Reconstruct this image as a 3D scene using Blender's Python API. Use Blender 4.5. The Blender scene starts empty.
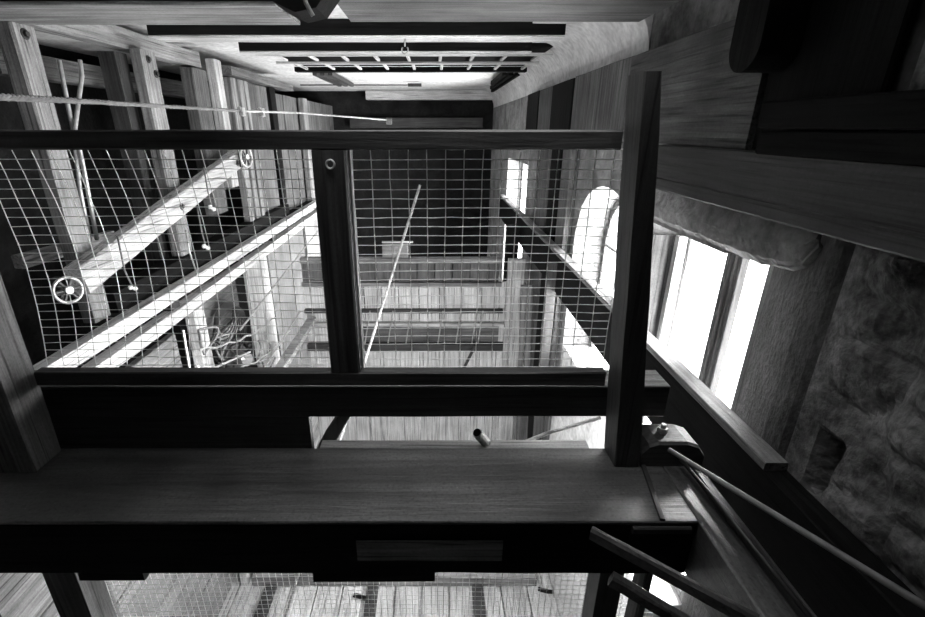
import bpy, bmesh, math, random
from mathutils import Vector, Matrix
random.seed(11)
S = bpy.context.scene
COL = S.collection
H = 4.0                      # eye height above the lower floor; all z below are measured from the eye
PITCH = math.radians(21.2)
FPX, CX, CY = 462.5, 435.0, 308.5
_c, _s = math.cos(PITCH), math.sin(PITCH)

def at(px, py, X=None, Y=None, Z=None):
    """the place on a sight line that lies in a wall, cross or floor plane"""
    u = (px - CX) / FPX; v = (CY - py) / FPX
    r = (u, _c + v * _s, v * _c - _s)
    t = X / r[0] if X is not None else Y / r[1] if Y is not None else Z / r[2]
    return Vector((r[0] * t, r[1] * t, r[2] * t))

# ------------------------------------------------------------------ materials
def _mat(name):
    m = bpy.data.materials.new(name); m.use_nodes = True
    nt = m.node_tree
    return m, nt, nt.nodes['Principled BSDF']

def _ramp(nt, stops):
    r = nt.nodes.new('ShaderNodeValToRGB')
    e = r.color_ramp.elements
    while len(e) < len(stops): e.new(0.5)
    for k, (p, c) in enumerate(stops):
        e[k].position = p; e[k].color = (c, c, c, 1)
    return r

def wood(name, lo, hi, axis, rough=0.72, grain=26, bump=0.35, spec=0.3, wear=0.5, speck=0.35, crack=0.8):
    m, nt, b = _mat(name)
    N, L = nt.nodes, nt.links
    tc = N.new('ShaderNodeTexCoord'); oi = N.new('ShaderNodeObjectInfo')
    mul = N.new('ShaderNodeMath'); mul.operation = 'MULTIPLY'; mul.inputs[1].default_value = 37.0
    L.new(oi.outputs['Random'], mul.inputs[0])
    add = N.new('ShaderNodeVectorMath'); add.operation = 'ADD'
    L.new(tc.outputs['Object'], add.inputs[0]); L.new(mul.outputs[0], add.inputs[1])
    mp = N.new('ShaderNodeMapping')
    sc = [grain, grain, grain]; sc['xyz'.index(axis)] = grain * 0.05
    mp.inputs['Scale'].default_value = sc
    L.new(add.outputs[0], mp.inputs['Vector'])
    n1 = N.new('ShaderNodeTexNoise'); n1.inputs['Scale'].default_value = 1.0; n1.inputs['Detail'].default_value = 8
    n1.inputs['Roughness'].default_value = 0.7; n1.inputs['Distortion'].default_value = 0.6
    L.new(mp.outputs[0], n1.inputs['Vector'])
    n2 = N.new('ShaderNodeTexNoise'); n2.inputs['Scale'].default_value = 3.2; n2.inputs['Detail'].default_value = 6
    L.new(add.outputs[0], n2.inputs['Vector'])
    n3 = N.new('ShaderNodeTexNoise'); n3.inputs['Scale'].default_value = 110; n3.inputs['Detail'].default_value = 3
    L.new(add.outputs[0], n3.inputs['Vector'])
    r1 = _ramp(nt, [(0.28, lo), (0.72, hi)]); L.new(n1.outputs['Fac'], r1.inputs[0])
    r2 = _ramp(nt, [(0.3, 1 - wear), (0.68, 1.0)]); L.new(n2.outputs['Fac'], r2.inputs[0])
    r3 = _ramp(nt, [(0.3, 0.42), (0.5, 1.0), (0.66, 1.05), (0.78, 2.4)]); L.new(n3.outputs['Fac'], r3.inputs[0])
    x = N.new('ShaderNodeMixRGB'); x.blend_type = 'MULTIPLY'; x.inputs[0].default_value = 1
    L.new(r1.outputs[0], x.inputs[1]); L.new(r2.outputs[0], x.inputs[2])
    y = N.new('ShaderNodeMixRGB'); y.blend_type = 'MULTIPLY'; y.inputs[0].default_value = 1
    L.new(x.outputs[0], y.inputs[1]); L.new(r3.outputs[0], y.inputs[2])
    y.inputs[0].default_value = speck
    mp2 = N.new('ShaderNodeMapping'); sc2 = [95, 95, 95]; sc2['xyz'.index(axis)] = 2.2
    mp2.inputs['Scale'].default_value = sc2; L.new(add.outputs[0], mp2.inputs['Vector'])
    n4 = N.new('ShaderNodeTexNoise'); n4.inputs['Scale'].default_value = 1.0; n4.inputs['Detail'].default_value = 4; n4.inputs['Distortion'].default_value = 0.3
    L.new(mp2.outputs[0], n4.inputs['Vector'])
    r4 = _ramp(nt, [(0.33, 0.12), (0.41, 0.75), (0.55, 1.0), (0.75, 1.25)]); L.new(n4.outputs['Fac'], r4.inputs[0])
    q = N.new('ShaderNodeMixRGB'); q.blend_type = 'MULTIPLY'; q.inputs[0].default_value = crack
    L.new(y.outputs[0], q.inputs[1]); L.new(r4.outputs[0], q.inputs[2])
    L.new(q.outputs[0], b.inputs['Base Color'])
    b.inputs['Roughness'].default_value = rough
    b.inputs['Specular IOR Level'].default_value = spec
    bp = N.new('ShaderNodeBump'); bp.inputs['Strength'].default_value = bump; bp.inputs['Distance'].default_value = 0.01
    L.new(n1.outputs['Fac'], bp.inputs['Height']); L.new(bp.outputs[0], b.inputs['Normal'])
    return m

def plaster(name, lo, hi, scale=3.0, bump=0.5, rough=0.9, dist=0.02, fine=(0.3, 0.7)):
    m, nt, b = _mat(name)
    N, L = nt.nodes, nt.links
    tc = N.new('ShaderNodeTexCoord')
    n1 = N.new('ShaderNodeTexNoise'); n1.inputs['Scale'].default_value = scale; n1.inputs['Detail'].default_value = 10
    n1.inputs['Roughness'].default_value = 0.68
    L.new(tc.outputs['Object'], n1.inputs['Vector'])
    n2 = N.new('ShaderNodeTexNoise'); n2.inputs['Scale'].default_value = scale * 9; n2.inputs['Detail'].default_value = 6
    L.new(tc.outputs['Object'], n2.inputs['Vector'])
    r1 = _ramp(nt, [(0.32, lo), (0.66, hi)]); L.new(n1.outputs['Fac'], r1.inputs[0])
    r2 = _ramp(nt, [(fine[0], fine[1]), (0.62, 1.0)]); L.new(n2.outputs['Fac'], r2.inputs[0])
    x = N.new('ShaderNodeMixRGB'); x.blend_type = 'MULTIPLY'; x.inputs[0].default_value = 1
    L.new(r1.outputs[0], x.inputs[1]); L.new(r2.outputs[0], x.inputs[2])
    L.new(x.outputs[0], b.inputs['Base Color'])
    b.inputs['Roughness'].default_value = rough; b.inputs['Specular IOR Level'].default_value = 0.2
    ad = N.new('ShaderNodeMath'); ad.operation = 'ADD'
    L.new(n1.outputs['Fac'], ad.inputs[0]); L.new(n2.outputs['Fac'], ad.inputs[1])
    bp = N.new('ShaderNodeBump'); bp.inputs['Strength'].default_value = bump; bp.inputs['Distance'].default_value = dist
    L.new(ad.outputs[0], bp.inputs['Height']); L.new(bp.outputs[0], b.inputs['Normal'])
    return m

def metal(name, c, rough=0.45, met=0.8):
    m, nt, b = _mat(name)
    N, L = nt.nodes, nt.links
    tc = N.new('ShaderNodeTexCoord')
    n = N.new('ShaderNodeTexNoise'); n.inputs['Scale'].default_value = 40; n.inputs['Detail'].default_value = 5
    L.new(tc.outputs['Object'], n.inputs['Vector'])
    r = _ramp(nt, [(0.3, c * 0.65), (0.7, c)]); L.new(n.outputs['Fac'], r.inputs[0])
    L.new(r.outputs[0], b.inputs['Base Color'])
    b.inputs['Metallic'].default_value = met; b.inputs['Roughness'].default_value = rough
    return m

W = {}
for ax in 'xyz':
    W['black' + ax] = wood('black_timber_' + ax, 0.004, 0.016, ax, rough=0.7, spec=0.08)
    W['dark' + ax] = wood('dark_timber_' + ax, 0.022, 0.085, ax, rough=0.55, spec=0.35)
    W['mid' + ax] = wood('brown_timber_' + ax, 0.05, 0.24, ax, bump=.7)
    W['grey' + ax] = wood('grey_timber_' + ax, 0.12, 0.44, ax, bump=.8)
    W['pale' + ax] = wood('pale_timber_' + ax, 0.28, 0.85, ax, wear=0.4, bump=.7)
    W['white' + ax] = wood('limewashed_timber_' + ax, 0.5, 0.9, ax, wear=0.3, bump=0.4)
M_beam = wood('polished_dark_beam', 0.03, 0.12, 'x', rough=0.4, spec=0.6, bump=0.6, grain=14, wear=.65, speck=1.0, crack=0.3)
M_trim = wood('polished_trimmer', 0.03, 0.12, 'y', rough=0.36, spec=0.7, bump=0.5, grain=14, wear=.5, speck=1.0, crack=0.4)
M_white = plaster('limewash', 0.55, 0.88, 2.5, 0.25)
M_plas = plaster('old_plaster', 0.10, 0.40, 3.5, 0.8)
M_grime = plaster('grimy_plaster', 0.03, 0.11, 4.0, 0.5)
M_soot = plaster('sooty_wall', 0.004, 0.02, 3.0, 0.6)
M_stone = plaster('rough_stone', 0.02, 0.34, 4.5, 0.55, dist=0.02, fine=(0.3, 0.5))
M_lowplas = plaster('pale_lower_plaster', 0.45, 0.8, 3.0, 0.5)
M_galv = metal('galvanised_wire', 0.95, 0.4, 0.1)
M_iron = metal('black_iron', 0.05, 0.5, 0.6)
M_steel = metal('bright_steel', 0.6, 0.4, 0.6)
M_porc = metal('porcelain', 0.85, 0.3, 0.0)
M_cable = metal('grey_cable', 0.2, 0.6, 0.1)
M_darkcable = metal('black_cable', 0.03, 0.5, 0.0)

def glass():
    m, nt, b = _mat('window_glass')
    N, L = nt.nodes, nt.links
    t = N.new('ShaderNodeBsdfTransparent'); g = N.new('ShaderNodeBsdfGlossy'); g.inputs['Roughness'].default_value = 0.05
    mx = N.new('ShaderNodeMixShader'); mx.inputs[0].default_value = 0.06
    L.new(t.outputs[0], mx.inputs[1]); L.new(g.outputs[0], mx.inputs[2])
    L.new(mx.outputs[0], N['Material Output'].inputs['Surface'])
    return m
M_glass = glass()

# ------------------------------------------------------------------ mesh helpers
def nb(): return bmesh.new()

def loft(bm, rings, caps=True, closed=True):
    vs = [[bm.verts.new(p) for p in r] for r in rings]
    n = len(vs[0])
    for a, b in zip(vs, vs[1:]):
        for i in range(n if closed else n - 1):
            j = (i + 1) % n
            bm.faces.new((a[i], a[j], b[j], b[i]))
    if caps:
        bm.faces.new(list(reversed(vs[0]))); bm.faces.new(vs[-1])
    return vs

def bar(bm, p0, p1, w, h, up=(0, 0, 1), ch=0.005, n=1, jit=0.0):
    """a squared timber from p0 to p1: w across, h along up, arrises chamfered, optionally a little uneven"""
    p0, p1 = Vector(p0), Vector(p1)
    d = (p1 - p0).normalized(); u = Vector(up)
    a = d.cross(u)
    if a.length < 1e-5: a = d.cross(Vector((1, 0, 0)))
    a.normalize(); u = a.cross(d).normalized()
    ch = min(ch, w * 0.3, h * 0.3)
    prof = [(-w/2+ch, -h/2), (w/2-ch, -h/2), (w/2, -h/2+ch), (w/2, h/2-ch), (w/2-ch, h/2), (-w/2+ch, h/2), (-w/2, h/2-ch), (-w/2, -h/2+ch)]
    rings = []
    for i in range(n + 1):
        c = p0.lerp(p1, i / n)
        rings.append([c + a * (x + random.uniform(-jit, jit)) + u * (y + random.uniform(-jit, jit)) for x, y in prof])
    loft(bm, rings)

def box(bm, x0, x1, y0, y1, z0, z1, ch=0.005, n=None, jit=0.0):
    d = (x1 - x0, y1 - y0, z1 - z0); k = d.index(max(d))
    c = [(x0+x1)/2, (y0+y1)/2, (z0+z1)/2]; p0, p1 = list(c), list(c)
    p0[k] = (x0, y0, z0)[k]; p1[k] = (x1, y1, z1)[k]
    if n is None: n = max(1, int(d[k] / 0.25)) if jit else 1
    if k == 2: bar(bm, p0, p1, d[0], d[1], (0, 1, 0), ch, n, jit)
    elif k == 0: bar(bm, p0, p1, d[1], d[2], (0, 0, 1), ch, n, jit)
    else: bar(bm, p0, p1, d[0], d[2], (0, 0, 1), ch, n, jit)

def tube(bm, pts, r, n=8, closed=False, caps=True):
    pts = [Vector(p) for p in pts]
    rings = []; prev = None
    for i, p in enumerate(pts):
        if closed: t = pts[(i+1) % len(pts)] - pts[i-1]
        else: t = pts[min(i+1, len(pts)-1)] - pts[max(i-1, 0)]
        t.normalize()
        if prev is None:
            a = t.cross(Vector((0, 0, 1)))
            if a.length < 0.1: a = t.cross(Vector((0, 1, 0)))
        else: a = prev - t * prev.dot(t)
        a.normalize(); prev = a; b = t.cross(a)
        rr = r(i / (len(pts)-1)) if callable(r) else r
        rings.append([p + a * rr * math.cos(2*math.pi*k/n) + b * rr * math.sin(2*math.pi*k/n) for k in range(n)])
    if closed: rings.append(rings[0])
    if closed:
        vs = [[bm.verts.new(p) for p in q] for q in rings[:-1]]
        for i in range(len(vs)):
            A, B = vs[i], vs[(i+1) % len(vs)]
            for k in range(n):
                j = (k+1) % n; bm.faces.new((A[k], A[j], B[j], B[k]))
    else: loft(bm, rings, caps)

def ringpts(c, r, axis, n=28, a0=0, a1=None):
    c = Vector(c); ax = Vector(axis).normalized()
    u = ax.orthogonal().normalized(); v = ax.cross(u)
    return [c + u * r * math.cos(2*math.pi*k/n) + v * r * math.sin(2*math.pi*k/n) for k in range(n)]

def disc(bm, c, r, axis, t, n=24):
    c = Vector(c); ax = Vector(axis).normalized()
    loft(bm, [ringpts(c - ax*t/2, r*0.93, axis, n), ringpts(c - ax*t*0.35, r, axis, n), ringpts(c + ax*t*0.35, r, axis, n), ringpts(c + ax*t/2, r*0.93, axis, n)])

def prism(bm, poly, ext):
    """a closed polygon pushed along ext"""
    e = Vector(ext); a = [Vector(p) for p in poly]
    loft(bm, [a, [p + e for p in a]])

def link(name, bm, mat, parent=None, label=None, cat=None, group=None, kind=None, smooth=False):
    bmesh.ops.recalc_face_normals(bm, faces=bm.faces[:])
    me = bpy.data.meshes.new(name)
    xs = [v.co for v in bm.verts]
    if parent is None:
        lo = Vector((min(v.x for v in xs), min(v.y for v in xs), min(v.z for v in xs)))
        hi = Vector((max(v.x for v in xs), max(v.y for v in xs), max(v.z for v in xs)))
        o0 = Vector(((lo.x+hi.x)/2, (lo.y+hi.y)/2, lo.z))
    else:
        o0 = Vector((0, 0, 0)); p = parent
        while p is not None: o0 += Vector(p['_o']); p = p.parent
    for v in bm.verts: v.co -= o0
    bm.to_mesh(me); bm.free()
    if smooth:
        for f in me.polygons: f.use_smooth = True
    me.materials.append(mat)
    o = bpy.data.objects.new(name, me); COL.objects.link(o)
    o['_o'] = tuple(o0) if parent is None else (0.0, 0.0, 0.0)
    if parent is None: o.location = o0 + Vector((0, 0, H))
    else: o.parent = parent
    if label: o['label'] = label
    if cat: o['category'] = cat
    if group: o['group'] = group
    if kind: o['kind'] = kind
    elif cat: o['kind'] = 'thing'
    return o

def thing(name, label, cat, loc, group=None, kind='thing'):
    o = bpy.data.objects.new(name, None); COL.objects.link(o)
    o.location = Vector(loc) + Vector((0, 0, H)); o['_o'] = tuple(loc); o.empty_display_size = 0.1
    o['kind'] = kind
    if label: o['label'] = label
    if cat: o['category'] = cat
    if group: o['group'] = group
    return o

def one(name, mat, label, cat, *boxes, group=None, jit=0.002, ch=0.005):
    bm = nb()
    for b in boxes: box(bm, *b, jit=jit, ch=ch)
    return link(name, bm, mat, None, label, cat, group)

def part(name, mat, parent, *boxes, label=None, jit=0.001, ch=0.004):
    bm = nb()
    for b in boxes: box(bm, *b, jit=jit, ch=ch)
    return link(name, bm, mat, parent, label)

def bolt(parent, c, axis, r=0.014):
    bm = nb(); disc(bm, c, r * 1.7, axis, 0.006, 16)
    w = link('washer', bm, M_iron, parent)
    bm = nb(); disc(bm, Vector(c) + Vector(axis).normalized() * 0.008, r, axis, 0.014, 6)
    link('bolt_head', bm, M_iron, w)

def struct(name, bm, mat): return link(name, bm, mat, kind='structure')

# ------------------------------------------------------------------ the setting
XR, XL, YF, ZC, ZF, YN = 1.1, -1.9, 9.5, 0.66, -H, -1.7
bm = nb()
y = YN
bw = 0.245
x = -3.3
while x < 1.45:
    box(bm, x, min(x + bw - 0.012, 1.45), YN, YF, ZF - 0.05, ZF + random.uniform(-0.003, 0.003), ch=0.003); x += bw
box(bm, -3.3, 1.45, YN, YF, ZF - 0.1, ZF - 0.055)
struct('floor', bm, W['paley'])
bm = nb(); box(bm, -3.35, 1.5, YN, YF + 0.1, ZC, ZC + 0.1); struct('ceiling', bm, M_white)
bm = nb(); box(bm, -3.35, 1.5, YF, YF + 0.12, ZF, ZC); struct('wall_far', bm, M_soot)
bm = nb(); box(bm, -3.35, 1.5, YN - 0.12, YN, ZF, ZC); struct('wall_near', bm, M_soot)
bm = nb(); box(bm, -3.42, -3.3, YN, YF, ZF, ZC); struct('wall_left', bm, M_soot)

# right wall: piers between the openings, spandrels over and under them
WINS = [(1.72, 2.39, 1.28, 2.39, -0.5, None), (2.5, 3.57, 2.45, 3.6, -0.345, 0.42), (5.75, 7.25, 5.7, 7.28, -0.46, None)]   # glass y0 y1, face y0 y1, head, arch rise
SILL = -2.35; XO = 1.42
def pier(bm, fa, ga, fb, gb, z0, z1):
    prism(bm, [(XR, fa, z0), (XR, fb, z0), (1.3, gb, z0), (XO, gb, z0), (XO, ga, z0), (1.3, ga, z0)], (0, 0, z1 - z0))
bm = nb()
pier(bm, 2.39, 2.39, 2.45, 2.5, SILL, ZC)
pier(bm, 3.6, 3.57, 5.7, 5.75, SILL, ZC)
pier(bm, 7.28, 7.25, YF, YF, SILL, ZC)
for g0, g1, f0, f1, head, rise in WINS:
    if rise is None:
        box(bm, XR, XO, g0 - 0.005, f1, head + 0.06, ZC, ch=0.001)
        continue
    K = 14; arcf, arcg = [], []
    for k in range(K + 1):
        t = k / K; hgt = math.sqrt(max(0, 1 - (2*t - 1)**2))
        arcf.append((f0 + (f1-f0)*t, head - rise + rise*hgt)); arcg.append((g0 + (g1-g0)*t, head - rise - 0.02 + rise*hgt))
    for k in range(K):
        a, b, c, d = arcf[k], arcf[k+1], arcg[k+1], arcg[k]
        loft(bm, [[(XR, a[0], a[1]), (XR, b[0], b[1]), (XR, b[0], ZC), (XR, a[0], ZC)], [(1.3, d[0], d[1]), (1.3, c[0], c[1]), (1.3, c[0], ZC), (1.3, d[0], ZC)],
                  [(XO, d[0], d[1]), (XO, c[0], c[1]), (XO, c[0], ZC), (XO, d[0], ZC)]])
struct('wall_right', bm, M_plas)
bm = nb(); box(bm, XR, XO, 1.715, YF, ZF, SILL, ch=0.001); struct('wall_right_lower', bm, M_lowplas)
# the near, rough stone end of the right wall with its smooth splay
bm = nb()
prism(bm, [(1.12, 1.13, ZF), (1.088, 1.165, ZF), (1.082, 1.2, ZF), (1.09, 1.24, ZF), (1.115, 1.31, ZF), (1.3, 1.71, ZF), (XO, 1.71, ZF), (XO, 1.13, ZF)], (0, 0, 4.66))
struct('wall_right_splay', bm, M_grime)
from mathutils import noise as mn
bm = nb()
ny, nz = 150, 240
y0, y1, z0, z1 = YN, 1.165, -2.4, ZC
grid = []
niche = [((812, 470), 0.035, 0.11)]
for i in range(ny + 1):
    row = []
    for k in range(nz + 1):
        yy = y0 + (y1 - y0) * i / ny; zz = z0 + (z1 - z0) * k / nz
        d = 0.05 * mn.fractal(Vector((yy * 3.2, zz * 3.2, 1.7)), 1.1, 2.1, 5)
        v = mn.voronoi(Vector((yy * 5.0, zz * 7.0, 4.0)))[0]
        d += 0.035 * min(0.5, (v[1] - v[0]) * 1.6)
        for (pp, hw, hh) in niche:
            c = at(pp[0], pp[1], X=1.05)
            q = max(abs(yy - c.y) / hw, abs(zz - c.z) / hh)
            if q < 1: d -= 0.07 * min(1, (1 - q) * 4)
        e = min(1, (y1 - yy) / 0.15)
        row.append(bm.verts.new((1.08 - d * e + 0.0, yy, zz)))
    grid.append(row)
for i in range(ny):
    for k in range(nz): bm.faces.new((grid[i][k], grid[i+1][k], grid[i+1][k+1], grid[i][k+1]))
# give the stone face its thickness
back = [[bm.verts.new((XO, y0 + (y1-y0)*i, z)) for z in (z0, z1)] for i in (0, 1)]
bm.faces.new((back[0][0], back[0][1], back[1][1], back[1][0]))
bm.faces.new([r[0] for r in grid] + [back[1][0], back[0][0]]); bm.faces.new([r[-1] for r in grid] + [back[1][1], back[0][1]])
bm.faces.new(grid[0] + [back[0][1], back[0][0]]); bm.faces.new(grid[-1] + [back[1][1], back[1][0]])
struct('wall_right_stone', bm, M_stone)
bm = nb(); box(bm, 1.1, XO, YN, 1.125, ZF, -2.4); struct('wall_right_base', bm, M_grime)

# ragged plaster lip over the near window, rounded off at its near end
bm = nb()
top, low, K = -0.262, -0.428, 26
rings = []
for k in range(K + 1):
    yy = 2.42 - (2.42 - 1.30) * k / K
    zl = low + 0.012 * mn.noise(Vector((yy * 16, 3, 1))) + 0.008 * mn.noise(Vector((yy * 45, 1, 8)))
    t = max(0, (k / K - 0.8) / 0.2)
    zl += 0.10 * (1 - math.sqrt(max(0, 1 - t * t)))
    xf = 1.075 + 0.02 * t
    rings.append([(xf, yy, top), (xf - 0.012, yy, (top + zl) / 2), (xf, yy, zl + 0.03), (xf + 0.03, yy, zl), (1.1, yy, zl + 0.01), (1.1, yy, top)])
loft(bm, rings)
struct('trim_1', bm, M_plas)

# windows
def window(n, g0, g1, head, rise, mull, SILL=SILL):
    t = thing('window_%d' % n, None, None, (1.34, (g0+g1)/2, SILL), kind='structure')
    bm = nb()
    zt = head + (0.06 if rise is None else 0)
    if rise is None:
        for a in ((1.31, 1.37, g0, g0 + .035, SILL, zt), (1.31, 1.37, g1 - .045, g1, SILL, zt), (1.31, 1.37, g0 + .035, g1 - .045, zt - .03, zt), (1.31, 1.37, g0 + .035, g1 - .045, SILL, SILL + .05)): box(bm, *a)
    else:
        pts = [(1.335, g0 + .02, SILL)]
        for k in range(25):
            q = k / 24; pts.append((1.335, g0 + .02 + (g1 - g0 - .04) * q, head - rise - .03 + (rise-.02) * math.sqrt(max(0, 1 - (2*q-1)**2))))
        pts.append((1.335, g1 - .02, SILL))
        for a, b in zip(pts, pts[1:]): bar(bm, a, b, 0.06, 0.035, (1, 0, 0))
    link('window_frame', bm, W['greyz'], t)
    if mull:
        bm = nb(); m0 = mull
        box(bm, 1.295, 1.375, m0 - .008, m0 + .022, SILL, zt - .03); box(bm, 1.31, 1.365, m0 - .03, m0 - .01, SILL, zt - .03); box(bm, 1.32, 1.36, m0 - .047, m0 - .033, SILL, zt - .03)
        link('mullion', bm, W['midz'], t)
    bm = nb()
    if rise is None: box(bm, 1.338, 1.342, g0 + .02, g1 - .02, SILL, zt - .02, ch=0.0005)
    else:
        prism(bm, [(1.338, p[1], p[2]) for p in pts], (0.004, 0, 0))
    link('glass_pane', bm, M_glass, t)
    if rise is not None:
        bm = nb()
        for q in ((0.5,) if n == 2 else (0.33, 0.66)):
            box(bm, 1.32, 1.35, g0 + (g1-g0)*q - .01, g0 + (g1-g0)*q + .01, SILL, head - .06)
        for z in (-1.35, -0.85): box(bm, 1.322, 1.348, g0 + .03, g1 - .03, z, z + .018)
        link('glazing_bars', bm, W['greyz'], t)
    return t
window(1, 1.72, 2.39, -0.5, None, 1.98)
window(2, 2.5, 3.57, -0.345, 0.42, None, -1.715)
bm = nb(); box(bm, XR, XO, 2.452, 3.56, SILL, -1.72, ch=.001); struct('wall_right_apron', bm, M_lowplas)
window(3, 5.75, 7.25, -0.46, None, 6.55)
# grey board lining of the near window's far jamb
one('jamb_board', W['midz'], 'grey wooden jamb board lining the far side of the near window', 'board', (1.13, 1.3, 2.365, 2.388, SILL, -0.51))
one('jamb_bead', W['palez'], 'narrow pale bead running down beside the near window pane', 'moulding', (1.24, 1.29, 2.325, 2.36, SILL, -0.51))

# ------------------------------------------------------------------ the big beam and its neighbours
t = thing('floor_beam', 'massive dark polished timber beam crossing the whole view in front of the mesh guard', 'beam', (-0.6, 1.12, -1.2))
bm = nb(); bar(bm, (-1.88, 1.125, -1.107), (0.72, 1.125, -1.107), 0.31, 0.186, n=16, jit=0.0012, ch=0.004); link('timber', bm, W['blackx'], t)  # black body puts the front face's shade into the colour; top board is lighter
bm = nb(); bar(bm, (-1.88, 1.1245, -1.0065), (0.72, 1.1245, -1.0065), 0.315, 0.0125, n=16, jit=0.0006, ch=0.003); link('top_board', bm, M_beam, t, 'worn dusty top board, lighter tone standing in for light on top')
bm = nb(); bar(bm, (0.678, 1.28, -0.996), (0.622, 0.97, -0.996), 0.014, 0.008, ch=.001); link('iron_strap', bm, M_iron, t)
bm = nb(); box(bm, 0.54, 0.70, 0.955, 0.968, -1.035, -1.012); link('iron_plate', bm, M_iron, t)
bm = nb(); box(bm, -0.22, 0.19, 0.9655, 0.9685, -1.145, -1.068); link('face_board', bm, W['greyx'], t, 'lighter worn inset board on the front face')
one('packing_block', W['blackx'], 'black worn block hanging under the left half of the big beam', 'block', (-0.36, 0.0, 0.985, 1.12, -1.255, -1.201))
one('packing_block', W['blackx'], 'black worn block hanging under the big beam by the left lower post', 'block', (-1.05, -0.86, 0.985, 1.12, -1.25, -1.201))
one('trimmer_beam', M_trim, 'dark trimmer beam running towards the viewer from the right end of the big beam', 'beam', (0.722, 0.845, -0.3, 1.3, -1.2, -1.0))
one('angle_iron', M_iron, 'black angle iron fixed along the top of the trimmer beam', 'iron strip', (0.795, 0.803, 0.4, 1.19, -0.999, -0.975), (0.803, 0.83, 0.4, 1.19, -0.999, -0.992))
bm = nb()
prof = [(0.652, -0.999), (0.65, -0.955), (0.672, -0.928), (0.70, -0.918), (0.79, -0.918), (0.825, -0.93), (0.848, -0.96), (0.848, -0.999)]
t = thing('bearing_block', 'worn rounded block topped by a nut where the big beam meets the trimmer', 'block', (0.75, 1.25, -0.999))
loft(bm, [[(x, 1.19, z) for x, z in prof], [(x, 1.2, z + .006) for x, z in prof], [(x, 1.29, z + .006) for x, z in prof], [(x, 1.30, z) for x, z in prof]])
link('block', bm, W['darkx'], t)
bm = nb(); disc(bm, (0.735, 1.25, -0.906), 0.016, (0, 0, 1), 0.02, 6); disc(bm, (0.735, 1.25, -0.893), 0.008, (0, 0, 1), 0.02, 10); link('nut', bm, M_steel, t)
t = thing('cross_beam', 'dark beam lying right under the mesh guard with a dusty top edge', 'beam', (-0.33, 1.365, -0.898))
part('timber', W['darkx'], t, (-1.42, 0.765, 1.31, 1.42, -0.898, -0.786), jit=.0015)
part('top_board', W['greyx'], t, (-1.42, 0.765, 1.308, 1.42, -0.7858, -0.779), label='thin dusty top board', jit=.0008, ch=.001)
one('infill_board', W['darkx'], 'black board closing the left part of the slot above the big beam', 'board', (-1.42, -0.425, 1.32, 1.345, -1.12, -0.9))
one('slot_plank', W['palex'], 'pale narrow plank lying in the slot just behind the big beam', 'plank', (-0.40, 0.535, 1.31, 1.37, -1.06, -1.032))
t = thing('wooden_peg', 'short slanting wooden peg standing on the pale plank in the slot', 'peg', (0.155, 1.34, -1.031))
bm = nb(); tube(bm, [(0.18, 1.345, -1.03), (0.145, 1.325, -0.972)], 0.017, 12); link('shaft', bm, W['palez'], t)
bm = nb(); disc(bm, (0.144, 1.3245, -0.970), 0.014, (-0.03, -0.02, 0.045), 0.008, 12); link('dark_end', bm, W['blackz'], t)
bm = nb(); bar(bm, at(322, 452, Y=1.45), at(345, 412, Y=1.45), 0.05, 0.02, (0, 1, 0), n=4, jit=.004)
link('splintered_board', bm, W['darkz'], None, 'dark splintered board leaning at the left end of the open slot', 'board')
bm = nb(); tube(bm, [at(505, 450, Y=1.55), at(548, 433, Y=1.6), at(600, 418, Y=1.7)], 0.008, 8)
link('slanted_pole', bm, W['palex'], None, 'thin pale pole slanting up to the right inside the slot above the big beam', 'pole')

# right post, leaning, and the left one; the lower posts carry the beam
def quadpost(name, mat, label, ft, fb, dep, z0, z1, Y):
    bm = nb(); (a, b), (c, d) = fb, ft
    K = 8; rings = []
    for k in range(K + 1):
        t = k / K; z = z0 + (z1 - z0) * t; xa = a + (c - a) * t; xb = b + (d - b) * t; j = random.uniform(-.0015, .0015)
        rings.append([(xa + j, Y, z), (xb + j, Y, z), (xb + j, Y + dep, z), (xa + j, Y + dep, z)])
    loft(bm, rings)
    bmesh.ops.bevel(bm, geom=[e for e in bm.edges if abs(e.verts[0].co.z - e.verts[1].co.z) > 0.02], offset=0.005, segments=1, affect='EDGES')
    return link(name, bm, mat, None, label, 'post')
quadpost('guard_post', W['darkz'], 'tall dark leaning post at the right end of the mesh guard', (0.481, 0.523), (0.568, 0.648), 0.10, -0.998, 0.124, 1.185)
quadpost('guard_post', W['greyz'], 'thick post with pale worn side at the left end of the mesh guard', (-1.36, -1.245), (-1.36, -1.245), 0.11, -0.998, 0.1, 1.16)
quadpost('lower_post', W['darkz'], 'dark lower post under the right half of the big beam', (0.577, 0.662), (0.577, 0.662), 0.095, ZF, -1.202, 1.17)
quadpost('lower_post', W['midz'], 'lower post with pale side face under the left end of the big beam', (-1.36, -1.245), (-1.36, -1.245), 0.11, ZF, -1.202, 1.16)
quadpost('lower_post', W['blackz'], 'black lower post at the bottom left corner by the pale boards', (-1.78, -1.68), (-1.78, -1.68), 0.1, ZF, -1.202, 1.14)

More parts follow.
